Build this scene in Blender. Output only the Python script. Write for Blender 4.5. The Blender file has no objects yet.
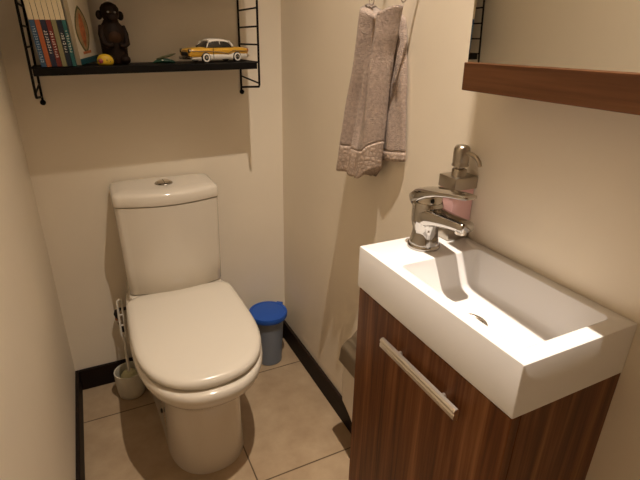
import bpy, bmesh, math, random
from mathutils import Vector, Matrix
random.seed(4)
S = bpy.context.scene
COL = S.collection
PI = math.pi
W = 0.868            # room width; back wall y=0, left wall x=0, camera looks +y
YB = -2.35           # wall behind the camera
H = 2.74

# ------------------------------------------------------------------ materials
def mat(name, col, rough=.5, metal=0, spec=.5, noise=None, bump=None, trans=0, coat=0, sheen=0, ior=1.45, sss=0):
    m = bpy.data.materials.new(name); m.use_nodes = True
    nt = m.node_tree; N = nt.nodes; Lk = nt.links
    b = N['Principled BSDF']
    b.inputs['Base Color'].default_value = (*col, 1)
    b.inputs['Roughness'].default_value = rough
    b.inputs['Metallic'].default_value = metal
    b.inputs['Specular IOR Level'].default_value = spec
    b.inputs['Transmission Weight'].default_value = trans
    b.inputs['Coat Weight'].default_value = coat
    b.inputs['Sheen Weight'].default_value = sheen
    b.inputs['IOR'].default_value = ior
    tc = N.new('ShaderNodeTexCoord')
    if noise:
        sc, amt = noise
        n = N.new('ShaderNodeTexNoise'); n.inputs['Scale'].default_value = sc; n.inputs['Detail'].default_value = 5
        Lk.new(tc.outputs['Object'], n.inputs['Vector'])
        r = N.new('ShaderNodeValToRGB')
        r.color_ramp.elements[0].position = .3; r.color_ramp.elements[1].position = .7
        r.color_ramp.elements[0].color = (*[c*(1-amt) for c in col], 1)
        r.color_ramp.elements[1].color = (*[min(1, c*(1+amt)) for c in col], 1)
        Lk.new(n.outputs['Fac'], r.inputs['Fac']); Lk.new(r.outputs['Color'], b.inputs['Base Color'])
    if bump:
        sc, st, dist = bump
        n2 = N.new('ShaderNodeTexNoise'); n2.inputs['Scale'].default_value = sc; n2.inputs['Detail'].default_value = 4
        Lk.new(tc.outputs['Object'], n2.inputs['Vector'])
        bp = N.new('ShaderNodeBump'); bp.inputs['Strength'].default_value = st; bp.inputs['Distance'].default_value = dist
        Lk.new(n2.outputs['Fac'], bp.inputs['Height']); Lk.new(bp.outputs['Normal'], b.inputs['Normal'])
    return m

def wood(name, axis, c1, c2, c3, scale=26, rough=.42):
    """long grain running along `axis`"""
    m = mat(name, c2, rough, spec=.25)
    nt = m.node_tree; N = nt.nodes; Lk = nt.links; b = N['Principled BSDF']
    tc = N.new('ShaderNodeTexCoord'); mp = N.new('ShaderNodeMapping')
    s = [scale, scale, scale]; s[axis] = scale*.035
    mp.inputs['Scale'].default_value = s
    Lk.new(tc.outputs['Object'], mp.inputs['Vector'])
    n = N.new('ShaderNodeTexNoise'); n.inputs['Scale'].default_value = 1; n.inputs['Detail'].default_value = 6
    n.inputs['Roughness'].default_value = .62; n.inputs['Distortion'].default_value = .4
    Lk.new(mp.outputs['Vector'], n.inputs['Vector'])
    mp2 = N.new('ShaderNodeMapping'); s2 = [scale*5]*3; s2[axis] = scale*.12
    mp2.inputs['Scale'].default_value = s2; Lk.new(tc.outputs['Object'], mp2.inputs['Vector'])
    n2 = N.new('ShaderNodeTexNoise'); n2.inputs['Scale'].default_value = 1; n2.inputs['Detail'].default_value = 3
    Lk.new(mp2.outputs['Vector'], n2.inputs['Vector'])
    mx = N.new('ShaderNodeMath'); mx.operation = 'MULTIPLY_ADD'; mx.inputs[1].default_value = .3
    Lk.new(n2.outputs['Fac'], mx.inputs[0]); Lk.new(n.outputs['Fac'], mx.inputs[2])
    r = N.new('ShaderNodeValToRGB'); e = r.color_ramp.elements
    e[0].position = .48; e[0].color = (*c1, 1); e[1].position = .86; e[1].color = (*c3, 1)
    k = r.color_ramp.elements.new(.66); k.color = (*c2, 1)
    Lk.new(mx.outputs[0], r.inputs['Fac']); Lk.new(r.outputs['Color'], b.inputs['Base Color'])
    return m

M = {}
M['wall'] = mat('wall_paint', (.85, .765, .635), .55, spec=.35, noise=(3.0, .025), bump=(60, .12, .002))
M['ceil'] = mat('ceiling_paint', (.66, .58, .47), .8)
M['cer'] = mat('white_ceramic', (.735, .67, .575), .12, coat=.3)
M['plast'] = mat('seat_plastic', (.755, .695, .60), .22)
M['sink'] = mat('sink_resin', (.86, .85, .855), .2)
M['chrome'] = mat('chrome', (.48, .46, .435), .07, metal=1)
M['chrome_d'] = mat('satin_steel', (.62, .57, .50), .26, metal=1)
M['alu'] = mat('handle_metal', (.80, .755, .69), .32, metal=1)
M['brush'] = mat('brushed_nickel', (.43, .385, .325), .28, metal=1)
M['black'] = mat('black_enamel', (.006, .005, .0045), .55, spec=.15)
M['rubber'] = mat('black_rubber', (.015, .014, .013), .7)
M['skirt'] = wood('dark_wood', 1, (.010, .006, .004), (.012, .006, .004), (.022, .011, .006), 30, .6)
M['skirtx'] = wood('dark_wood_across', 0, (.010, .006, .004), (.012, .006, .004), (.022, .011, .006), 30, .6)
WC = ((.062, .019, .004), (.155, .053, .0145), (.30, .130, .048))
M['woodz'] = wood('walnut_laminate', 2, *WC, 38, .38)
M['woody'] = wood('walnut_laminate_across', 1, (.105, .042, .017), (.155, .066, .028), (.21, .095, .042), 34, .4)
M['mirror'] = mat('mirror_glass', (.80, .80, .77), .012, metal=1)
M['pink'] = mat('pink_soap', (.78, .47, .46), .28, coat=.4)
M['blue'] = mat('blue_plastic', (.012, .085, .42), .35)
M['smoke'] = mat('grey_clear_plastic', (.36, .42, .52), .3, trans=.5, bump=(70, .25, .004))
M['cup'] = mat('brush_pot_plastic', (.70, .66, .55), .4)
M['bristle'] = mat('bristles', (.62, .60, .36), .8, bump=(120, .8, .006))
M['hand'] = mat('white_handle', (.72, .68, .60), .4)
M['paper'] = mat('tissue_paper', (.80, .735, .65), .9, bump=(90, .3, .002))
M['towel'] = mat('taupe_terry', (.47, .365, .305), .95, spec=.1, noise=(140, .22), bump=(330, 1, .006), sheen=.25)
M['cream'] = mat('book_cream', (.72, .62, .43), .55, noise=(40, .06))
M['white'] = mat('paint_white', (.85, .80, .72), .3)
M['glint'] = mat('glint_white', (.80, .78, .72), .5)  # pale colour for the glint painted on the green toy
M['yellow'] = mat('toy_yellow', (.62, .33, .03), .35, coat=.2)
M['yel2'] = mat('toy_bright_yellow', (.62, .40, .02), .4)
M['red'] = mat('toy_red', (.32, .05, .07), .4)
M['green'] = mat('toy_green', (.008, .045, .026), .4)
M['olive'] = mat('toy_olive', (.09, .09, .03), .5)
M['statue'] = mat('dark_carved_wood', (.013, .006, .003), .6, spec=.2, noise=(30, .45))
M['belly'] = mat('worn_carved_wood', (.035, .014, .004), .6, spec=.2, noise=(30, .4))
M['glass_dark'] = mat('tinted_window', (.03, .025, .02), .1)
M['orange'] = mat('orange_plastic', (.36, .12, .05), .4)
M['doorp'] = mat('door_paint', (.42, .34, .25), .45)

def floor_mat():
    m = mat('beige_floor_tile', (.6, .5, .38), .38)
    nt = m.node_tree; N = nt.nodes; Lk = nt.links; b = N['Principled BSDF']
    g = N.new('ShaderNodeNewGeometry'); sp = N.new('ShaderNodeSeparateXYZ'); Lk.new(g.outputs['Position'], sp.inputs[0])
    def grout(out, off):
        a = N.new('ShaderNodeMath'); a.operation = 'ADD'; a.inputs[1].default_value = off; Lk.new(out, a.inputs[0])
        p = N.new('ShaderNodeMath'); p.operation = 'PINGPONG'; p.inputs[1].default_value = .25; Lk.new(a.outputs[0], p.inputs[0])
        l = N.new('ShaderNodeMath'); l.operation = 'LESS_THAN'; l.inputs[1].default_value = .0023; Lk.new(p.outputs[0], l.inputs[0])
        return l.outputs[0]
    gx = grout(sp.outputs['X'], 10-.497); gy = grout(sp.outputs['Y'], 10.198)
    mxm = N.new('ShaderNodeMath'); mxm.operation = 'MAXIMUM'; Lk.new(gx, mxm.inputs[0]); Lk.new(gy, mxm.inputs[1])
    n = N.new('ShaderNodeTexNoise'); n.inputs['Scale'].default_value = 9; n.inputs['Detail'].default_value = 7; n.inputs['Roughness'].default_value = .65
    Lk.new(g.outputs['Position'], n.inputs['Vector'])
    r = N.new('ShaderNodeValToRGB'); e = r.color_ramp.elements
    e[0].position = .3; e[0].color = (.355, .25, .155, 1); e[1].position = .7; e[1].color = (.47, .35, .225, 1)
    Lk.new(n.outputs['Fac'], r.inputs['Fac'])
    mix = N.new('ShaderNodeMix'); mix.data_type = 'RGBA'
    Lk.new(mxm.outputs[0], mix.inputs['Factor']); Lk.new(r.outputs['Color'], mix.inputs['A']); mix.inputs['B'].default_value = (.115, .075, .042, 1)
    Lk.new(mix.outputs['Result'], b.inputs['Base Color'])
    bp = N.new('ShaderNodeBump'); bp.inputs['Distance'].default_value = .002; bp.invert = True; bp.inputs['Strength'].default_value = .6
    Lk.new(mxm.outputs[0], bp.inputs['Height']); Lk.new(bp.outputs['Normal'], b.inputs['Normal'])
    return m
M['floor'] = floor_mat()

def hem_mat():
    m = mat('lace_hem', (.40, .31, .255), .95, spec=.1)
    nt = m.node_tree; N = nt.nodes; Lk = nt.links; b = N['Principled BSDF']
    tc = N.new('ShaderNodeTexCoord')
    v = N.new('ShaderNodeTexVoronoi'); v.inputs['Scale'].default_value = 95; v.feature = 'DISTANCE_TO_EDGE'
    Lk.new(tc.outputs['Object'], v.inputs['Vector'])
    r = N.new('ShaderNodeValToRGB'); e = r.color_ramp.elements
    e[0].position = .0; e[0].color = (.38, .295, .242, 1); e[1].position = .22; e[1].color = (.54, .425, .35, 1)
    Lk.new(v.outputs['Distance'], r.inputs['Fac']); Lk.new(r.outputs['Color'], b.inputs['Base Color'])
    bp = N.new('ShaderNodeBump'); bp.inputs['Distance'].default_value = .003; bp.inputs['Strength'].default_value = .8
    Lk.new(v.outputs['Distance'], bp.inputs['Height']); Lk.new(bp.outputs['Normal'], b.inputs['Normal'])
    return m
M['hem'] = hem_mat()

# ------------------------------------------------------------------ mesh helpers
class MB:
    def __init__(s): s.bm = bmesh.new()
    def box(s, lo, hi, bev=0, seg=2):
        lo = Vector(lo); hi = Vector(hi); c = (lo+hi)/2; d = hi-lo
        r = bmesh.ops.create_cube(s.bm, size=1, matrix=Matrix.Translation(c) @ Matrix.Diagonal((*d, 1)))
        if bev:
            es = list({e for v in r['verts'] for e in v.link_edges})
            bmesh.ops.bevel(s.bm, geom=es, offset=bev, segments=seg, profile=.5, affect='EDGES')
        return s
    def loft(s, loops, cap0=True, cap1=True, closed=True):
        vs = [[s.bm.verts.new(p) for p in l] for l in loops]
        n = len(loops[0])
        for a, b in zip(vs, vs[1:]):
            for i in range(n if closed else n-1):
                j = (i+1) % n
                s.bm.faces.new((a[i], a[j], b[j], b[i]))
        if cap0: s.bm.faces.new(vs[0][::-1])
        if cap1: s.bm.faces.new(vs[-1])
        return s
    def lathe(s, prof, c=(0, 0, 0), n=32, rot=None, cap0=True, cap1=True):
        c = Vector(c); L = []
        for r, z in prof:
            l = []
            for i in range(n):
                a = 2*PI*i/n; p = Vector((r*math.cos(a), r*math.sin(a), z))
                if rot: p = rot @ p
                l.append(c+p)
            L.append(l)
        return s.loft(L, cap0, cap1)
    def tube(s, pts, r, n=10, cap=True):
        pts = [Vector(p) for p in pts]; L = []; ref = None
        rr = r if isinstance(r, (list, tuple)) else [r]*len(pts)
        for i, p in enumerate(pts):
            t = (pts[min(i+1, len(pts)-1)]-pts[max(i-1, 0)]).normalized()
            if ref is None:
                ref = t.orthogonal().normalized()
            ref = (ref-t*ref.dot(t)).normalized(); b = t.cross(ref)
            L.append([p+(ref*math.cos(2*PI*k/n)+b*math.sin(2*PI*k/n))*rr[i] for k in range(n)])
        return s.loft(L, cap, cap)
    def ball(s, c, rx, ry=None, rz=None, u=20, v=14, rot=None):
        ry = rx if ry is None else ry; rz = rx if rz is None else rz
        m = Matrix.Translation(c)
        if rot: m = m @ rot.to_4x4()
        m = m @ Matrix.Diagonal((rx, ry, rz, 1))
        bmesh.ops.create_uvsphere(s.bm, u_segments=u, v_segments=v, radius=1, matrix=m); return s
    def prism(s, poly, y0, y1, ax=1):
        """poly in the plane perpendicular to ax, extruded y0..y1"""
        def P(a, b, t):
            return (a, t, b) if ax == 1 else ((t, a, b) if ax == 0 else (a, b, t))
        return s.loft([[P(a, b, y0) for a, b in poly], [P(a, b, y1) for a, b in poly]])
    def build(s, name, m, parent=None, smooth=None, loc=None, sub=0, bev=0):
        bmesh.ops.recalc_face_normals(s.bm, faces=s.bm.faces[:])
        me = bpy.data.meshes.new(name); s.bm.to_mesh(me); s.bm.free()
        me.materials.append(m)
        o = bpy.data.objects.new(name, me); COL.objects.link(o)
        if parent: o.parent = parent
        if loc: o.location = loc
        if bev:
            md = o.modifiers.new('bevel', 'BEVEL'); md.width = bev; md.segments = 3; md.limit_method = 'ANGLE'; md.angle_limit = math.radians(40)
        if sub:
            md = o.modifiers.new('sub', 'SUBSURF'); md.levels = sub; md.render_levels = sub
        if smooth is not None:
            for p in me.polygons: p.use_smooth = True
            if smooth: me.set_sharp_from_angle(angle=math.radians(smooth))
        return o
def thing(name, label, cat, loc=(0, 0, 0), rz=0, group=None):
    o = bpy.data.objects.new(name, None); COL.objects.link(o); o.empty_display_size = .05
    o.location = loc; o.rotation_euler = (0, 0, rz); tag(o, label, cat, group); return o
def tag(o, label, cat, group=None):
    o['label'] = label; o['category'] = cat
    if group: o['group'] = group
    return o
def struct(o): o['kind'] = 'structure'; return o

# ------------------------------------------------------------------ room
T = .1
struct(MB().box((-T, YB-T, -T), (W+T, T, 0)).build('floor', M['floor']))
struct(MB().box((-T, YB-T, H), (W+T, T, H+T)).build('ceiling', M['ceil']))
struct(MB().box((-T, YB, 0), (0, 0, H)).build('wall_left', M['wall']))
struct(MB().box((W, YB, 0), (W+T, 0, H)).build('wall_right', M['wall']))
struct(MB().box((-T, 0, 0), (W+T, T, H)).build('wall_back', M['wall']))
struct(MB().box((-T, YB-T, 0), (W+T, YB, H)).build('wall_rear', M['wall']))
HB, TB = .0905, .012
def skirt(name, lo, hi, m): struct(MB().box(lo, hi).build(name, m, bev=.002))
skirt('baseboard_back', (TB, -TB, 0), (W-TB, 0, HB), M['skirtx'])
skirt('baseboard_left', (0, YB, 0), (TB, 0, HB), M['skirt'])
skirt('baseboard_right', (W-TB, YB, 0), (W, 0, HB), M['skirt'])
d = struct(MB().box((.06, YB, .005), (.80, YB+.035, 2.03)).build('door_1', M['doorp'], bev=.002))
hd = MB().tube([(.13, YB+.035, 1.0), (.13, YB+.085, 1.0), (.15, YB+.09, 1.0), (.25, YB+.09, 1.0)], .009).build('door_handle', M['brush'], d, smooth=60)

# ------------------------------------------------------------------ toilet
TX = .390
def dloop(hw, yb, yf, z, ym=None, n=20, e=2.25, r=.035, wb=.93, cx=TX):
    """D-shaped plan: straight back at yb, widest at ym, rounded front at yf"""
    if ym is None: ym = yb+(yf-yb)*.45
    pts = []
    rx = min(r, hw*.5)
    # right side: back corner -> ym
    right = []
    hb = hw*wb
    for k in range(6):
        a = PI/2*k/5
        right.append((hb-rx+rx*math.sin(a), yb-rx+rx*math.cos(a)))
    for k in range(1, 6):
        t = k/6; right.append((hb+(hw-hb)*math.sin(t*PI/2), (yb-rx)+(ym-yb+rx)*t))
    for k in range(n):
        a = PI/2*k/n
        right.append((hw*math.cos(a)**(2/e), ym+(yf-ym)*math.sin(a)**(2/e)))
    right.append((0, yf))
    pts = [(cx+x, y, z) for x, y in right] + [(cx-x, y, z) for x, y in right[-2::-1]]
    return pts
toilet = thing('toilet', 'white close-coupled ceramic toilet with its lid closed, against the back wall', 'toilet', (0, 0, 0))
rows = [(.127, -.09, -.600, 0, 1.12), (.126, -.09, -.601, .012, 1.12), (.122, -.09, -.602, .10, 1.17), (.121, -.09, -.605, .20, 1.22), (.123, -.085, -.612, .262, 1.22),
        (.130, -.075, -.632, .298, 1.16), (.150, -.06, -.668, .325, 1.07), (.171, -.045, -.698, .348, 1.0), (.184, -.04, -.717, .370, .95), (.190, -.04, -.726, .394, .93), (.189, -.04, -.725, .409, .93), (.184, -.045, -.718, .416, .93)]
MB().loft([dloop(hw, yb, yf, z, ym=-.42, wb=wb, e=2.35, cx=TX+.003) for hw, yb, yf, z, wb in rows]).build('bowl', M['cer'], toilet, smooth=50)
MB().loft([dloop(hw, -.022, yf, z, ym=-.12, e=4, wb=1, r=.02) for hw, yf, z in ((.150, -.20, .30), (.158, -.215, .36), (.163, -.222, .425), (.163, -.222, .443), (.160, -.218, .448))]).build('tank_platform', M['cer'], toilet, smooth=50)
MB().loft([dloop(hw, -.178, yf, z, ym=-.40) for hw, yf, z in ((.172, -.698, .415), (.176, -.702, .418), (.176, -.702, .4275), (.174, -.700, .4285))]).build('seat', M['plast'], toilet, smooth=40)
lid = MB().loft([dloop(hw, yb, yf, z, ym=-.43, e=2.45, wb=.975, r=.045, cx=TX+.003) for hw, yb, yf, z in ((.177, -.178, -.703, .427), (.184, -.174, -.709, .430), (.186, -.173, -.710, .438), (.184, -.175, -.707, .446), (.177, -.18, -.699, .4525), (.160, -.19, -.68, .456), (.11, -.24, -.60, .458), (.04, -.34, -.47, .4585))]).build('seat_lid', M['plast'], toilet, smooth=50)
for x in (-.075, .075):
    MB().tube([(TX+x-.022, -.183, .437), (TX+x+.022, -.183, .437)], .0105, 14).build('hinge', M['plast'], toilet, smooth=40)
def tankloop(hw, yb, ys, yf, z, r=.022, n=16):
    pts = []
    for k in range(5):
        a = PI/2*k/4; pts.append((hw-r*.5+r*.5*math.sin(a), yb-r*.5+r*.5*math.cos(a)))
    # front corner then bulged front
    for k in range(6):
        a = PI/2*k/5; pts.append((hw-r+r*math.cos(a), ys+r-r*math.sin(a)))
    for k in range(1, n):
        t = k/n; x = (hw-r)*(1-t); u = x/(hw-r)
        pts.append((x, ys+(yf-ys)*(1-u*u)))
    pts.append((0, yf))
    return [(TX+.003+x*1.018, y, z) for x, y in pts]+[(TX+.003-x*1.018, y, z) for x, y in pts[-2::-1]]
MB().loft([tankloop(hw, -.012, ys, yf, z) for hw, ys, yf, z in ((.152, -.165, -.190, .4485), (.158, -.170, -.197, .455), (.160, -.173, -.202, .55), (.163, -.175, -.206, .70), (.164, -.176, -.207, .7715))]).build('tank', M['cer'], toilet, smooth=50)
MB().loft([tankloop(hw, -.012, ys, yf, z) for hw, ys, yf, z in ((.157, -.170, -.200, .7715), (.157, -.170, -.200, .7745), (.1665, -.178, -.2095, .7755), (.1675, -.179, -.2105, .779), (.1665, -.178, -.2095, .804), (.163, -.174, -.205, .812), (.155, -.166, -.196, .8165), (.12, -.13, -.15, .8185))]).build('tank_lid', M['cer'], toilet, smooth=50)
fb = MB().lathe([(.0280, 0), (.0295, .003), (.0275, .006), (.025, .0068)], (TX+.003, -.099, .8178), 32).build('flush_button', M['chrome'], toilet, smooth=40)
MB().lathe([(.0225, 0), (.0225, .002), (.019, .003)], (TX+.003, -.099, .8246), 28).build('button_plate', M['chrome_d'], fb, smooth=40)
MB().box((TX+.0022, -.121, .8255), (TX+.0038, -.077, .8279)).build('button_gap', M['black'], fb)
MB().ball((TX-.1245, -.39, .12), .004, .0085, .0085).build('fixing_cap', M['rubber'], toilet, smooth=0)['label'] = 'black fixing hole cap on the side of the pedestal'
hp = [(.205, -.006, .345), (.205, -.045, .350), (.222, -.075, .36), (.245, -.085, .40), (.252, -.085, .452)]

# ------------------------------------------------------------------ water supply valve
v = thing('supply_valve', 'small shut-off valve with black hose on the wall left of the toilet', 'valve', (.186, 0, .296))
MB().lathe([(.016, 0), (.016, .004), (.008, .006), (.008, .035), (.012, .036), (.012, .06), (.008, .062)], (0, 0, 0), 20, Matrix.Rotation(PI/2, 3, 'X')).build('valve_body', M['chrome_d'], v, smooth=40)
MB().tube([(0, -.047, .004), (-.008, -.05, .018), (-.012, -.052, .034), (-.008, -.053, .046), (.004, -.055, .051), (.022, -.058, .052), (.0335, -.064, .056)], .0062).build('hose', M['rubber'], v, smooth=0)
MB().tube([(0, -.047, -.004), (.006, -.047, -.03), (.004, -.047, -.05)], [.008, .01, .006]).build('valve_handle', M['rubber'], v, smooth=0)
MB().lathe([(.0095, 0), (.010, .003), (.010, .008), (.0085, .010)], (-.006, -.044, .012), 18, Matrix.Rotation(PI/2, 3, 'X')).build('valve_cap', M['orange'], v, smooth=40)

# ------------------------------------------------------------------ toilet brush in its pot (brush lifts out of the pot)
bx, by = .186, -.104
pot = MB().lathe([(.041, 0), (.046, .004), (.0505, .03), (.0525, .08), (.053, .108), (.051, .1095), (.0485, .108), (.0465, .06), (.043, .008)], (bx, by, 0), 40).build('brush_pot', M['cup'], smooth=50)
tag(pot, 'round off-white plastic pot on the floor holding the toilet brush', 'toilet brush pot')
br = thing('toilet_brush', 'white toilet brush with slotted handle standing in its pot', 'toilet brush', (bx, by, .0102))
MB().lathe([(.010, 0), (.030, .006), (.034, .03), (.033, .072), (.024, .088), (.008, .094)], (0, 0, 0), 28).build('brush_head', M['bristle'], br, smooth=50)
hb, ht = Vector((0, 0, .088)), Vector((.008, .045, .378))
ax = (ht-hb).normalized(); sd = Vector((1, 0, 0)); sd = (sd-ax*sd.dot(ax)).normalized()
hm = MB()
def seg(t): return hb+(ht-hb)*t
hm.tube([seg(0), seg(.5)], [.006, .0055])
loop = []
w = .0078
for k in range(9): a = PI*k/8; loop.append(seg(.965)+sd*w*math.cos(a)+ax*.010*math.sin(a))
loop = [seg(.5)+sd*.004] + [seg(.54)+sd*w, seg(.75)+sd*w]+loop+[seg(.75)-sd*w, seg(.54)-sd*w, seg(.5)-sd*.004]
hm.tube(loop, .0040)
for t in (.66, .80): hm.tube([seg(t)-sd*w, seg(t)+sd*w], .0035)
hm.build('handle', M['hand'], br, smooth=60)

# ------------------------------------------------------------------ pedal-less little bin
bn = thing('waste_bin', 'small grey translucent bin with blue lid in the corner right of toilet', 'bin', (.744, -.124, 0), math.radians(-38))
MB().lathe([(.050, 0), (.054, .003), (.0585, .10), (.0645, .222), (.0665, .222), (.0665, .228), (.062, .228), (.056, .10), (.052, .008)], (0, 0, 0), 40).build('bucket', M['smoke'], bn, smooth=40)
lidm = MB().lathe([(.070, .216), (.0780, .217), (.0800, .222), (.0800, .235), (.0780, .240), (.071, .241), (.069, .2385), (.060, .2395), (.03, .2425), (.004, .243)], (0, 0, 0), 44)
lidm.box((.012, .060, .224), (.040, .086, .240), .003)
lidm.build('bin_lid', M['blue'], bn, smooth=35)

# ------------------------------------------------------------------ toilet paper holder
th = thing('toilet_paper_holder', 'metal covered toilet paper holder on right wall beside the vanity', 'toilet paper holder', (W, -.746, .395))
cyl = []
def arc(r, a0, a1, n=14): return [(r*math.cos(a0+(a1-a0)*k/n), r*math.sin(a0+(a1-a0)*k/n)) for k in range(n+1)]
cx, cz, ro = -.045, -.012, .045
prof = [(0, .070), (-.030, .066)]+[(cx+.002+x, cz+.012+z) for x, z in arc(ro-.002, PI*.56, PI*1.0, 12)]+[(-.0910, -.028)]
ins = [(x+(.0016 if i > 1 else 0), z-.0016) for i, (x, z) in enumerate(prof)]
MB().prism(prof+ins[::-1], -.068, .068).build('cover', M['brush'], th, smooth=40)
MB().box((-.004, -.03, .02), (0, .03, .074), .001).build('wall_plate', M['brush'], th)
MB().tube([(-.002, .062, .04), (-.02, .0655, .03), (cx, .0655, cz), (cx, .052, cz), (cx, -.055, cz)], .0032).build('roll_arm', M['chrome_d'], th, smooth=60)
roll = thing('hanging_toilet_roll', 'white toilet roll with a loose sheet hanging under the metal cover', 'toilet paper', (W-.045, -.746, .383))
MB().lathe([(.0375, -.050), (.0385, -.048), (.0385, .048), (.0375, .050), (.019, .050), (.019, -.050), (.0375, -.050)], (0, 0, 0), 40, Matrix.Rotation(PI/2, 3, 'X'), False, False).build('paper_roll', M['paper'], roll, smooth=40)
sheet = MB()
L = []
NS = 14
for k in range(NS+1):
    t = k/NS; y = .052-.104*t
    zb = -.165-.060*t
    col = []
    for q in range(12):
        s = q/11; z = 0.006+(zb-.006)*s
        col.append((-.0385-.0006-.0006*math.sin(s*2.2)-.0012*math.sin(t*5+s*3)*s*s+.004*s*s, y, z))
    L.append(col)
sheet.loft(L, False, False, False)
o = sheet.build('loose_sheet', M['paper'], roll, smooth=0)
md = o.modifiers.new('thick', 'SOLIDIFY'); md.thickness = .0006; md.offset = 0

# ------------------------------------------------------------------ vanity cabinet
X0, Y0, Y1 = .6370, -1.3960, -.990    # sink slab front, near end, far end
ZT, ZBt = .902, .8135
cab = thing('mounted_vanity_cabinet', 'brown walnut vanity cabinet under the white sink on right wall', 'cabinet', (0, 0, 0))
CZ = .27
MB().box((.6565, -1.3945, CZ), (W, -.996, ZBt)).build('carcass', M['woodz'], cab, bev=.001)
cd = MB().box((.6385, -1.3945, CZ), (.6555, -.996, ZBt-.002)).build('door', M['woodz'], cab, bev=.0012)
hd = MB()
DX, DZ = .0035, .0125
prof = [(.6245, .7515), (.6195, .7510), (.6168, .7480), (.6168, .7450), (.6185, .7428), (.6168, .7405), (.6168, .7345), (.6195, .7315), (.6245, .7310), (.6262, .7340), (.6262, .7480)]
hd.prism([(x+DX, .7413+(z-.7413)*1.05+DZ) for x, z in prof], -1.312, -1.107)
for y in (-1.27, -1.15): hd.tube([(.626+DX, y, .7405+DZ), (.6386, y, .7405+DZ)], .005)
hd.build('handle', M['alu'], cd, smooth=35)['label'] = 'brushed metal bar handle'

# ------------------------------------------------------------------ sink
sk = thing('sink', 'white rectangular hand sink on top of the walnut vanity cabinet', 'sink', (0, 0, 0))
def rr(x0, y0, x1, y1, z, r, n=6):
    pts = []
    for cx_, cy_, a0 in ((x1-r, y1-r, 0), (x0+r, y1-r, PI/2), (x0+r, y0+r, PI), (x1-r, y0+r, 1.5*PI)):
        for k in range(n+1):
            a = a0+PI/2*k/n; pts.append((cx_+r*math.cos(a), cy_+r*math.sin(a), z))
    return pts
e = .0015
MB().loft([rr(X0+.03, Y0+.03, W-.02, Y1-.03, ZBt, .002),
           rr(X0+e, Y0+e, W-.0005, Y1-e, ZBt, .002), rr(X0, Y0, W-.0005, Y1, ZBt+e, .002), rr(X0, Y0, W-.0005, Y1, ZT-.002, .002),
           rr(X0+.0006, Y0+.0006, W-.001, Y1-.0006, ZT-.0006, .002), rr(X0+.002, Y0+.002, W-.002, Y1-.002, ZT, .002),
           rr(.6590, -1.3705, .8475, -1.0930, ZT, .012), rr(.6612, -1.3685, .8455, -1.0950, ZT-.0012, .011), rr(.6620, -1.3675, .8445, -1.0960, ZT-.004, .011),
           rr(.6695, -1.352, .826, -1.116, ZT-.058, .014), rr(.672, -1.348, .822, -1.121, ZT-.064, .016), rr(.678, -1.341, .815, -1.130, ZT-.068, .018), rr(.72, -1.27, .77, -1.20, ZT-.070, .015)]
          ).build('basin', M['sink'], sk, smooth=28)
dr = MB().lathe([(.0285, 0), (.0300, .0015), (.0290, .0032), (.0235, .0036), (.0215, .002), (.0185, .0015)], (.727, -1.214, ZT-.0705), 36).build('drain_ring', M['chrome_d'], sk, smooth=35)
MB().lathe([(.017, 0), (.0175, .003), (.014, .006), (.004, .0075)], (.727, -1.214, ZT-.0695), 30).build('drain_plug', M['chrome'], dr, smooth=40)

# ------------------------------------------------------------------ faucet
FX, FY = .754, -1.040
fc = thing('faucet', 'chrome single lever faucet on the far end of the white sink', 'faucet', (FX, FY, ZT))
MB().lathe([(.0315, 0), (.0325, .002), (.0325, .005), (.0305, .008), (.028, .009)], (0, 0, 0), 40).build('base_ring', M['chrome'], fc, smooth=40)
bd = MB().lathe([(.0290, .008), (.0285, .012), (.0262, .022), (.0248, .032), (.0250, .040), (.0275, .048), (.0292, .056), (.0298, .070), (.0292, .086), (.027, .093), (.020, .0945)], (0, 0, 0), 40)
bd.build('body', M['chrome'], fc, smooth=60)
def sq(c, w, h, tx, n=24, e=3.2):
    # superellipse section perpendicular to -y, tilted by tx
    out = []
    for k in range(n):
        a = 2*PI*k/n; ca, sa = math.cos(a), math.sin(a)
        x = w*math.copysign(abs(ca)**(2/e), ca); z = h*math.copysign(abs(sa)**(2/e), sa)
        out.append((c[0]+x, c[1]+z*math.sin(tx), c[2]+z*math.cos(tx)))
    return out
sp = MB().loft([sq((0, .022, .062), .016, .012, 0), sq((0, .0, .065), .0275, .022, 0), sq((0, -.022, .068), .026, .0185, 0), sq((0, -.045, .0715), .0225, .014, 0), sq((0, -.072, .0745), .0195, .0112, 0),
                sq((0, -.096, .0765), .0175, .0100, 0), sq((0, -.107, .0768), .0165, .0095, 0), sq((0, -.112, .0768), .013, .007, 0)])
sp.build('spout', M['chrome'], fc, smooth=60)
ae = MB().lathe([(.0105, 0), (.011, .002), (.011, .012)], (0, -.095, .0615), 24).build('aerator', M['chrome_d'], fc, smooth=40)
MB().lathe([(.0085, -.0008), (.0085, .001)], (0, -.095, .0615), 20).build('aerator_mesh', M['rubber'], ae)
lv = MB().loft([sq((0, .0298, .080), .012, .005, .9), sq((0, .0285, .086), .021, .011, .8), sq((0, .0225, .0945), .0275, .0145, .6), sq((0, .011, .1025), .0300, .0150, .35), sq((0, -.005, .1095), .0295, .0120, .2), sq((0, -.022, .1152), .0275, .0085, .1),
                sq((0, -.045, .1210), .0240, .0058, 0), sq((0, -.070, .1258), .0210, .0045, 0), sq((0, -.090, .1285), .0190, .0040, 0), sq((0, -.104, .1298), .0165, .0036, 0), sq((0, -.109, .1298), .012, .002, 0)])
lv.build('lever', M['chrome'], fc, smooth=60)
ct = MB().lathe([(.0245, .0935), (.0245, .106), (.022, .112)], (0, -.002, 0), 30).build('cartridge', M['chrome_d'], fc, smooth=40)
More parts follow.
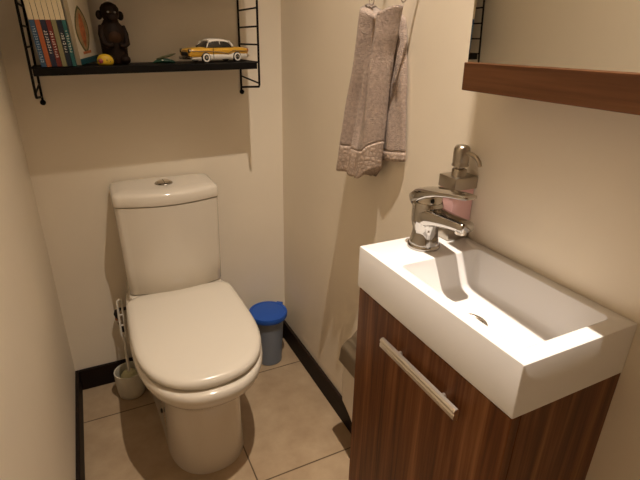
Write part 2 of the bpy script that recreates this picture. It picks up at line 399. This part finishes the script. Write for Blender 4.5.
MB().lathe([(.0045, 0), (.0045, .0015), (.003, .002)], (-.010, -.0235, .1010), 18, Matrix.Rotation(PI/2, 3, 'X')).build('temperature_mark', M['rubber'], fc, smooth=40)

# ------------------------------------------------------------------ soap dispenser
sd_ = thing('soap_dispenser', 'square pump dispenser of pink soap with nickel cap behind the faucet', 'soap dispenser', (.839, -1.0205, ZT))
MB().box((-.0265, -.0225, 0), (.0265, .0225, .031), .003).build('base', M['brush'], sd_, smooth=35)
MB().box((-.0255, -.0215, .0305), (.0255, .0215, .1065), .002).build('bottle', M['pink'], sd_, smooth=35)
MB().box((-.0283, -.0250, .106), (.0283, .0250, .131), .0018).build('cap', M['brush'], sd_, smooth=35)
MB().lathe([(.0145, .1308), (.0145, .1430), (.0130, .1450), (.007, .146)], (-.004, -.004, 0), 30).build('collar', M['brush'], sd_, smooth=40)
pm = MB().lathe([(.0080, .145), (.0080, .1500), (.0160, .1502), (.0165, .1525), (.0150, .1555), (.0155, .160), (.0160, .178), (.0148, .186), (.0108, .1905), (.003, .192)], (-.004, -.004, 0), 32)
pm.build('pump_head', M['brush'], sd_, smooth=50)
MB().tube([(-.003, -.014, .178), (-.002, -.028, .1775), (-.001, -.040, .174), (0, -.048, .167), (0, -.052, .159)], [.0048, .0046, .0044, .0042, .0040], 14).build('nozzle', M['brush'], sd_, smooth=50)

# ------------------------------------------------------------------ mirror cabinet
mc = thing('mirror_cabinet', 'mirror cabinet with walnut bottom rail on the wall above the sink', 'mirror cabinet', (.772, -1.070, 1.1995))
MB().box((.024, -.425, .004), (W-.772, -.004, .66)).build('carcass', M['woodz'], mc, bev=.001)
dd = bpy.data.objects.new('door', None); COL.objects.link(dd); dd.parent = mc
dd.rotation_euler = (0, math.radians(-1.91), math.radians(-2.86))
MB().box((0, -.43, 0), (.018, 0, .0440), .0012).build('bottom_rail', M['woody'], dd)
MB().box((.0045, -.428, .0440), (.0165, -.003, .655), .0008).build('mirror_glass', M['mirror'], dd)

# ------------------------------------------------------------------ towel on hooks
hk = thing('towel_hook', 'dark metal double hook on right wall holding the taupe towel', 'hook', (W, -.7525, 1.4285))
MB().box((-.006, -.10, -.012), (0, .10, .012), .0015).build('back_plate', M['black'], hk)
for y in (.0625, -.0625):
    MB().tube([(-.005, y, -.004), (-.022, y, -.010), (-.033, y, -.035), (-.038, y, -.060), (-.050, y, -.066), (-.061, y, -.055), (-.062, y, -.035)], .0030).build('hook', M['black'], hk, smooth=60)
tw = thing('hanging_hand_towel', 'taupe terry hand towel with lace hem hanging from hooks', 'towel', (0, 0, 0))
def lerp_tab(tab, z):
    for (z0, *a), (z1, *b) in zip(tab, tab[1:]):
        if z0 >= z >= z1:
            t = (z0-z)/(z0-z1); t = t*t*(3-2*t)*.35+t*.65
            return [p+(q-p)*t for p, q in zip(a, b)]
    return list(tab[-1][1:] if z < tab[-1][0] else tab[0][1:])
def towel_lobe(tab, zs, front, xb, topf, botf, nU=56):
    """closed cross-sections; u runs far edge -> near edge on the front, back along the rear"""
    loops = []
    z0, z1 = zs[0], zs[-1]
    for z in zs:
        f = (z0-z)/(z0-z1)
        l = []
        fr = []
        for k in range(nU+1):
            u = k/nU
            zt, zb = topf(u), botf(u)
            zz = zt+(zb-zt)*f
            yl, yr = lerp_tab(tab, zz)
            y = yl+(yr-yl)*u
            edge = (max(0., 1-(2*u-1)**8))**.5
            fr.append((u, y, zz, edge))
        for u, y, zz, ed in fr:
            l.append((xb-(xb-front(u, zz))*(.10+.90*ed), y, zz))
        for u, y, zz, ed in fr[-2:0:-1]:
            l.append((xb+.0045*ed, y, zz))
        loops.append(l)
    return loops
def frontA(u, z):
    t = (1.35-z)/.4
    x = .806-.010*t
    x -= .015*math.exp(-((u-(.16-.02*t))/.10)**2)             # far ridge
    x += .030*math.exp(-((u-.50+.03*t)/(.10+.07*max(0, 1-t)))**2)*math.exp(-((t-.42)/.34)**4)  # long dent
    x -= .012*math.exp(-((u-(.78+.04*t))/.14)**2)            # near ridge
    x += .010*math.exp(-((u-.30)/.04)**2)*min(1, t*2)*math.exp(-((t-.5)/.5)**4)
    x += .0025*math.sin(u*23+z*14)
    return x
tabA = [(1.36, -.668, -.792), (1.30, -.657, -.780), (1.243, -.648, -.768), (1.109, -.620, -.757), (1.0, -.602, -.751), (.94, -.588, -.746)]
topA = lambda u: 1.3555-.026*math.sin(PI*u)**1.1-.009*u
botA = lambda u: .957-.0135*math.sin(PI*min(1, u*1.0))+.006*u+.022*max(0, u-.85)/.15-.0012*math.sin(u*40)
F = lambda a, b, n: [a+(b-a)*k/n for k in range(n+1)]
lA = towel_lobe(tabA, F(0, -1, 60), frontA, .836, topA, botA)
MB().loft(lA[:50]).build('front_fold', M['towel'], tw, smooth=0)
MB().loft(lA[49:]).build('lace_hem', M['hem'], tw, smooth=0)['label'] = 'embroidered lace hem along the lower edge'
def frontB(u, z):
    t = (1.32-z)/.3
    return .852-.002*t-.006*math.exp(-((u-.55)/.22)**2)+.0015*math.sin(u*11+z*22)
tabB = [(1.33, -.735, -.762), (1.277, -.715, -.777), (1.18, -.70, -.793), (1.0, -.69, -.813)]
topB = lambda u: 1.336-.014*u
botB = lambda u: .993+.018*u
lB = towel_lobe(tabB, F(0, -1, 44), frontB, .8615, topB, botB, 36)
MB().loft(lB[:42]).build('back_fold', M['towel'], tw, smooth=0)
MB().loft(lB[41:]).build('plain_hem', M['hem'], tw, smooth=0)

for y in (-.690, -.815):
    MB().tube([(.818, y+.0098*math.cos(a), 1.3590+.0098*math.sin(a)) for a in [2*PI*k/24 for k in range(25)]], .0012, 8).build('hanging_loop', M['towel'], tw, smooth=60)

# ------------------------------------------------------------------ wall shelf
SX0, SX1, SD = .079, .7105, -.203
ZS = 1.2085                       # top of the lower board at its right end
TILT = .016/.63                    # the board sags a little to the left
def zs(x): return ZS-TILT*(SX1-x)
sh = thing('ladder_shelf', 'black wall shelf with wire ladder sides above the toilet', 'shelf', (0, 0, 0))
def board(z):
    m = MB(); bx_ = []
    for x in (SX0+.004, SX1-.004):
        dz = -TILT*(SX1-x); bx_.append([(x, SD+.004, z-.020+dz), (x, -.004, z-.020+dz), (x, -.004, z+dz), (x, SD+.004, z+dz)])
    m.loft(bx_); m.build('shelf_board', M['black'], sh, bev=.0012)
board(ZS); board(1.458)
ZR = [1.155, 1.208, 1.260, 1.312, 1.364, 1.416, 1.468, 1.52]
for x in (SX0, SX1):
    dz = -TILT*(SX1-x)
    ld = MB().tube([(x, -.0045, 1.106+dz), (x, -.0045, 1.60)], .0034)
    ld.tube([(x, SD, 1.60), (x, SD, 1.140+dz), (x, SD+.006, 1.134+dz), (x, -.0045, 1.117+dz)], .0034)
    ld.tube([(x, -.0045, 1.60), (x, SD, 1.60)], .0034)
    lo = ld.build('side_ladder', M['black'], sh, smooth=60)
    for z in ZR:
        MB().tube([(x, SD, z+dz+(-.010 if z < 1.2 else 0)), (x, -.0045, z+dz)], .0027, 8).build('rung', M['black'], lo, smooth=60)
    MB().ball((x, -.0085, 1.101+dz), .0082).build('foot_knob', M['black'], lo, smooth=0)

# books: spines face the room; each leans slightly to the left
def book(x, th, h, dep, cspine, label, text=None, tcol=None, lean=4.0, band=.116):
    b = thing('book', label, 'book', (x, -.180, zs(x)+.0016), 0, 'books on the shelf')
    b.rotation_euler = (0, math.radians(-lean), 0)
    cm = mat('cover_'+label.split()[0], [c*.72 for c in cspine], .45)
    cm2 = M['cream']
    # case: spine lower band, upper cream part, boards, page block
    MB().box((0, .0, 0), (th, .0022, band), .0004).build('spine', cm, b)
    MB().box((0, .0, band), (th, .0022, h), .0004).build('spine_top', cm2, b)['label'] = 'cream upper part of the spine'
    MB().box((0, .0022, 0), (.0016, dep, h)).box((th-.0016, .0022, 0), (th, dep, h)).build('cover', M['black'], b)
    MB().box((.0017, .003, .003), (th-.0017, dep-.003, h-.003)).build('pages', M['cream'], b)
    if text:
        z0, z1, step = text; z0 += .006; z1 += .012
        m = MB(); z = z0; rnd = random.Random(label)
        while z < z1:
            wv = th*rnd.uniform(.38, .62); hh = step*rnd.uniform(.45, .7)
            a = th*.5-wv/2
            m.box((a, -.0005, z), (a+wv, .0002, z+hh*.35))
            if rnd.random() < .7: m.box((a, -.0005, z), (a+wv*.28, .0002, z+hh))
            if rnd.random() < .5: m.box((a+wv*.7, -.0005, z), (a+wv, .0002, z+hh))
            z += step
        m.build('lettering', mat('ink_'+label.split()[0], tcol or (.75, .73, .66), .5), b)
xb = .1045
specs = [(.0140, (.05, .13, .26), 'blue spined paperback, leftmost book on the shelf', (.006, .092, .0062), (.45, .55, .62)),
         (.0128, (.55, .15, .05), 'orange spined paperback between the blue and navy books on shelf', None, None),
         (.0135, (.02, .028, .07), 'dark navy paperback between the orange and red books on shelf', (.028, .078, .0065), None),
         (.0132, (.24, .035, .03), 'red spined paperback with pale lettering on the shelf', (.018, .078, .0062), None),
         (.0128, (.33, .31, .16), 'olive spined paperback right of the red book on shelf', None, None),
         (.0132, (.012, .024, .045), 'blackish navy paperback right of the olive book on shelf', (.030, .075, .0065), None),
         (.0110, (.02, .15, .15), 'teal spined paperback, rightmost of the leaning row', (.030, .078, .0065), None)]
for i, (th_, c_, lab, tx, tc_) in enumerate(specs):
    th_ *= .89
    book(xb, th_, .210, .150, c_, lab, tx, tc_)
    xb += th_+.0009
# picture book stood at an angle, cover towards the room
pb = thing('picture_book', 'cream picture book standing angled, green pointed oval drawn on cover', 'book', (.2035, -.150, zs(.20)+.0028), math.radians(60), 'books on the shelf')
pb.rotation_euler = (0, math.radians(-6), math.radians(60))
PWd, PH = .100, .208
MB().box((0, .0015, 0), (PWd, .012, PH)).build('pages', M['cream'], pb)
MB().box((-.001, 0, 0), (PWd+.001, .0015, PH+.001)).box((-.001, .012, 0), (PWd+.001, .0135, PH+.001)).build('cover', mat('picture_cover', (.66, .58, .45), .5, noise=(30, .06)), pb)
MB().box((-.001, -.0005, 0), (PWd+.001, 0, .016)).build('cover_band', mat('cover_teal', (.012, .07, .085), .5), pb)['label'] = 'dark teal strip along the foot of the cover'
def leaf(cx_, z0, z1, w_, y, n=20, p=.75):
    pts = []
    for k in range(n+1):
        t = k/n; pts.append((cx_+w_*math.sin(PI*t)**p, z0+(z1-z0)*t))
    for k in range(n-1, 0, -1):
        t = k/n; pts.append((cx_-w_*math.sin(PI*t)**p, z0+(z1-z0)*t))
    return pts
ov = MB().prism(leaf(.041, .026, .150, .034, 0), -.0006, -.0001).build('cover_oval', mat('oval_green', (.10, .10, .035), .5), pb)
MB().prism(leaf(.041, .034, .142, .029, 0), -.0010, -.0006).build('oval_inside', mat('oval_tan', (.34, .24, .12), .5, noise=(60, .25)), ov)
MB().prism(leaf(.041, .042, .132, .013, 0), -.0013, -.0010).box((.022, -.0012, .026), (.064, -.0004, .033)).build('oval_figure', mat('oval_orange', (.42, .13, .05), .5, noise=(80, .4)), ov)

# ------------------------------------------------------------------ carved monkey-like figurine
fg = thing('figurine', 'dark carved wooden animal figurine with round ears sitting on the shelf', 'figurine', (.2990, -.098, zs(.30)+.0009), math.radians(8))
fg.scale = (1.06, 1.06, 1.09)
f = MB()
f.loft([[(rx*math.cos(2*PI*k/28), yo+ry*math.sin(2*PI*k/28), z) for k in range(28)] for rx, ry, yo, z in
        ((.028, .026, 0, 0), (.033, .030, 0, .004), (.034, .031, 0, .015), (.0335, .030, 0, .03), (.0345, .030, 0, .05), (.036, .030, 0, .068), (.035, .028, .001, .082), (.029, .025, .002, .095), (.021, .021, .002, .104), (.019, .020, .001, .110))])
f.build('body', M['statue'], fg, smooth=0)
hdm = MB().ball((0, -.002, .126), .0235, .024, .0235).ball((0, -.020, .116), .0155, .012, .0115)
hdm.lathe([(.0245, 0), (.0235, .008), (.018, .016), (.008, .021), (.001, .022)], (0, 0, .131), 26)
ho = hdm.build('head', M['statue'], fg, smooth=60)
for s in (-1, 1):
    MB().ball((s*.0275, .002, .121), .0085, .006, .0115).build('ear', M['statue'], ho, smooth=0)
    MB().ball((s*.0085, -.0235, .128), (.0034), .0022, .0026).build('eye', mat('eye_grey', (.20, .19, .18), .4), ho, smooth=0)
    MB().tube([(s*.026, -.004, .094), (s*.031, -.012, .074), (s*.030, -.024, .052), (s*.020, -.033, .046), (s*.008, -.035, .048)], [.009, .0085, .0075, .007, .006], 12).build('arm', M['statue'], fg, smooth=0)
    MB().ball((s*.019, -.026, .012), .014, .018, .012).build('foot', M['statue'], fg, smooth=0)
MB().ball((0, -.019, .066), .020, .0135, .020).build('belly', M['belly'], fg, smooth=0)

# ------------------------------------------------------------------ small yellow toy
yt = thing('rounded_toy', 'small rounded yellow toy with a red patch before the dark figurine', 'toy', (.266, -.150, zs(.266)+.0009))
MB().loft([[(sx*math.cos(2*PI*k/28), sy*math.sin(2*PI*k/28), z) for k in range(28)] for sx, sy, z in ((.018, .012, .0), (.0215, .0145, .005), (.0225, .015, .011), (.021, .014, .018), (.0175, .0115, .024), (.011, .007, .0285), (.003, .002, .030))]).build('shell', M['yel2'], yt, smooth=0)
MB().ball((-.011, -.0085, .0115), .0075, .0075, .0075).build('face', M['red'], yt, smooth=0)['label'] = 'dull red patch low on one side'
for p in ((.004, -.0125, .014), (.012, -.0105, .010), (.010, -.0095, .018)):
    MB().ball(p, .0024).build('spot', M['rubber'], yt, smooth=0)

# ------------------------------------------------------------------ small green toy
gt = thing('green_toy', 'small dark green toy with an upper half slanting up, midway along shelf', 'toy', (.433, -.125, zs(.433)+.0009))
MB().loft([[(x, w_*math.cos(2*PI*k/16), h_*1.0+h_*math.sin(2*PI*k/16)) for k in range(16)] for x, w_, h_ in ((-.034, .002, .0015), (-.026, .007, .004), (-.010, .012, .0068), (.010, .012, .0068), (.024, .008, .005), (.032, .003, .003))]).build('body', M['green'], gt, smooth=60)
MB().loft([[(x, w_*math.cos(2*PI*k/16), zc+h_*math.sin(2*PI*k/16)) for k in range(16)] for x, w_, h_, zc in ((-.022, .004, .002, .0115), (-.008, .010, .0036, .0155), (.012, .010, .0036, .0205), (.026, .007, .003, .0245), (.036, .002, .0015, .0275))]).build('upper_half', M['olive'], gt, smooth=60)
MB().ball((-.006, -.0118, .009), .003, .0018, .002).build('painted_glint', M['glint'], gt, smooth=0)  # white bead standing in for a glint of light on the toy

# ------------------------------------------------------------------ vintage toy car: local +x = front
car = thing('toy_car', 'yellow and white vintage model car at the right end of shelf', 'toy car', (.5950, -.115, zs(.595)+.0006), math.radians(180+17))
car.rotation_euler[1] = TILT*.95
HL, HW = .108, .036
def section(x, hw, zb, zt, tp=.86):
    return [(x, hw*.92, zb), (x, hw, zb+.006), (x, hw, zb+(zt-zb)*.55), (x, hw*.97, zb+(zt-zb)*.8), (x, hw*tp, zt-.0015), (x, hw*.5, zt), (x, 0, zt+.0008),
            (x, -hw*.5, zt), (x, -hw*tp, zt-.0015), (x, -hw*.97, zb+(zt-zb)*.8), (x, -hw, zb+(zt-zb)*.55), (x, -hw, zb+.006), (x, -hw*.92, zb)]
up = [( -.108, .028, .024, .0385), (-.104, .032, .018, .0405), (-.090, .034, .018, .0425), (-.06, .0355, .018, .0440), (-.03, .036, .018, .0440), (.0, .036, .018, .0440), (.03, .036, .018, .0445), (.055, .0355, .018, .0445), (.085, .034, .018, .0435), (.100, .033, .019, .0415), (.106, .029, .022, .037)]
MB().loft([section(*a) for a in up]).build('body', M['yellow'], car, smooth=50)
lowp = [(-.106, .029, .011, .026), (-.098, .0335, .009, .0300), (-.066, .0362, .009, .0305), (-.045, .0367, .009, .0325), (-.028, .0367, .009, .0230), (-.01, .0367, .009, .0275), (.02, .0367, .009, .0300), (.044, .0365, .009, .0310), (.06, .0355, .009, .018), (.09, .034, .009, .017), (.103, .031, .010, .017)]
MB().loft([section(x, hw, zb, zt, .97) for x, hw, zb, zt in lowp]).build('side_panel', M['white'], car, smooth=40)['label'] = 'white lower body with a sweeping edge'
rf = [(-.066, .029, .046), (-.055, .0305, .0585), (-.035, .031, .0660), (-.010, .031, .0680), (.012, .0305, .0660), (.020, .030, .0630)]
def cabin(x, hw, zt): return [(x, hw*1.03, .043), (x, hw, .050), (x, hw*.92, (zt+.05)/2), (x, hw*.80, zt-.001), (x, hw*.4, zt+.001), (x, -hw*.4, zt+.001), (x, -hw*.80, zt-.001), (x, -hw*.92, (zt+.05)/2), (x, -hw, .050), (x, -hw*1.03, .043)]
MB().loft([cabin(-.052, .028, .0445), cabin(-.038, .030, .0600), cabin(-.020, .031, .0640), cabin(.026, .031, .0640), cabin(.036, .030, .0580), cabin(.050, .029, .0445)]).build('windows', M['glass_dark'], car, smooth=30)
def rsec(x, hw, z): return [(x, hw, z-.0035), (x, hw*.97, z), (x, hw*.75, z+.0025), (x, hw*.4, z+.004), (x, -hw*.4, z+.004), (x, -hw*.75, z+.0025), (x, -hw*.97, z), (x, -hw, z-.0035)]
r_ = MB().loft([rsec(-.047, .027, .053), rsec(-.037, .0275, .0600), rsec(-.021, .0275, .0640), rsec(.004, .0275, .0655), (rsec(.024, .0275, .0645)), rsec(.032, .027, .0615)])
for s in (-1, 1):
    for xa in (.034, -.002):
        r_.tube([(xa+(.012 if xa > 0 else 0), s*.0305, .044), (xa, s*.0268, .0635)], .0014, 6)
    r_.tube([(-.049, s*.030, .046), (-.035, s*.0275, .0615)], .0035, 6)
r_.build('roof', M['white'], car, smooth=50)
for x in (.0540, -.0595):
    for s in (-1, 1):
        R_ = Matrix.Rotation(-s*PI/2, 3, 'X')
        wl = MB().lathe([(.0125, -.005), (.0152, -.0035), (.0152, .0035), (.0135, .0048), (.006, .005)], (x, s*.0335, .0152), 28, R_).build('wheel', M['rubber'], car, smooth=40)
        MB().lathe([(.0122, 0), (.0122, .0010), (.0080, .0012), (.0080, 0)], (x, s*.0384, .0152), 28, R_, False, False).build('whitewall', M['white'], wl, smooth=30)
        MB().lathe([(.0052, 0), (.0045, .0018), (.001, .0024)], (x, s*.0384, .0152), 20, R_).build('hub_cap', M['chrome'], wl, smooth=40)
MB().tube([(.1035, -.0355, .016), (.1095, -.026, .016), (.1115, 0, .016), (.1095, .026, .016), (.1035, .0355, .016)], .0042).build('front_bumper', M['chrome'], car, smooth=60)
MB().tube([(-.103, -.0355, .017), (-.1095, -.026, .017), (-.1110, 0, .017), (-.1095, .026, .017), (-.103, .0355, .017)], .0038).build('rear_bumper', M['chrome'], car, smooth=60)
MB().box((.104, -.020, .021), (.1085, .020, .0315), .0015).build('grille', M['rubber'], car)
for s in (-1, 1):
    MB().lathe([(.0062, 0), (.0062, .004), (.004, .0058), (.001, .0064)], (.1015, s*.0265, .0355), 20, Matrix.Rotation(PI/2, 3, 'Y')).build('headlight', M['chrome'], car, smooth=40)
    MB().ball((-.106, s*.028, .0335), .004, .0035, .0060).build('tail_light', M['red'], car, smooth=0)
    st = [(.100, .034), (.06, .0335), (.03, .0325), (.0, .0300), (-.02, .0258), (-.028, .0250), (-.034, .029), (-.045, .0345), (-.066, .0325), (-.100, .0315)]
    MB().tube([(x, s*(.0372 if abs(x) < .08 else .0345), z) for x, z in st], .0009, 6).build('trim_strip', M['chrome'], car, smooth=60)
    MB().box((.0265, s*.0364-.0008, .012), (.0275, s*.0364+.0008, .043)).build('door_seam', M['rubber'], car)

# ------------------------------------------------------------------ lamp
LP = (.60, -1.17, H)
lf = thing('recessed_spotlight', 'round recessed ceiling spotlight above the sink', 'lamp', LP)
MB().lathe([(.045, 0), (.045, -.004), (.041, -.006), (.033, -.004), (.033, 0)], (0, 0, 0), 40).build('bezel', M['chrome_d'], lf, smooth=40)
em = bpy.data.materials.new('lamp_lens'); em.use_nodes = True
b = em.node_tree.nodes['Principled BSDF']; b.inputs['Base Color'].default_value = (.9, .85, .75, 1)
b.inputs['Emission Color'].default_value = (1, .83, .62, 1); b.inputs['Emission Strength'].default_value = 3
MB().lathe([(.032, -.0015), (.032, 0)], (0, 0, 0), 32).build('lens', em, lf)
LC = (1, .868, .725)
def lamp(name, kind, energy, **k):
    l = bpy.data.lights.new(name, kind); l.energy = energy; l.color = LC; l.shadow_soft_size = .016
    for a, v_ in k.items(): setattr(l, a, v_)
    o = bpy.data.objects.new(name, l); COL.objects.link(o); o.location = (LP[0], LP[1], LP[2]-.024); return o
sb = lamp('spot_beam', 'SPOT', 170, spot_size=math.radians(95), spot_blend=1.0)
sb.rotation_euler = Vector((.25, .02, -1)).to_track_quat('-Z', 'Y').to_euler()      # adjustable lamp turned a little towards the right wall
hc = lamp('spot_boost', 'SPOT', 75, spot_size=math.radians(34), spot_blend=1.0)     # narrow boost added at the lamp's position to brighten the basin
hc.rotation_euler = Vector((.12, -.05, -1.85)).to_track_quat('-Z', 'Y').to_euler()
lamp('spot_spill', 'POINT', 2.5)

w = bpy.data.worlds.new('world'); S.world = w; w.use_nodes = True
w.node_tree.nodes['Background'].inputs['Color'].default_value = (1, .85, .68, 1)
w.node_tree.nodes['Background'].inputs['Strength'].default_value = .02

# ------------------------------------------------------------------ camera
cam = bpy.data.cameras.new('camera'); co = bpy.data.objects.new('camera', cam); COL.objects.link(co)
cp, yaw, pitch, roll, fpx = (.1940, -1.7072, 1.2690), .4603, .4012, .0195, 465.03
cam.sensor_width = 36; cam.lens = fpx/640*36; cam.clip_start = .02
sy, cy, spt, cpt = math.sin(yaw), math.cos(yaw), math.sin(pitch), math.cos(pitch)
fw = Vector((sy*cpt, cy*cpt, -spt)); rt = Vector((cy, -sy, 0)); up_ = rt.cross(fw)
r2 = rt*math.cos(roll)+up_*math.sin(roll); u2 = -rt*math.sin(roll)+up_*math.cos(roll)
m3 = Matrix((r2, u2, -fw)).transposed()
co.matrix_world = Matrix.Translation(cp) @ m3.to_4x4()
S.camera = co
S.view_settings.view_transform = 'Standard'; S.view_settings.look = 'None'
S.view_settings.exposure = -.16; S.view_settings.gamma = 1; S.view_settings.use_curve_mapping = False
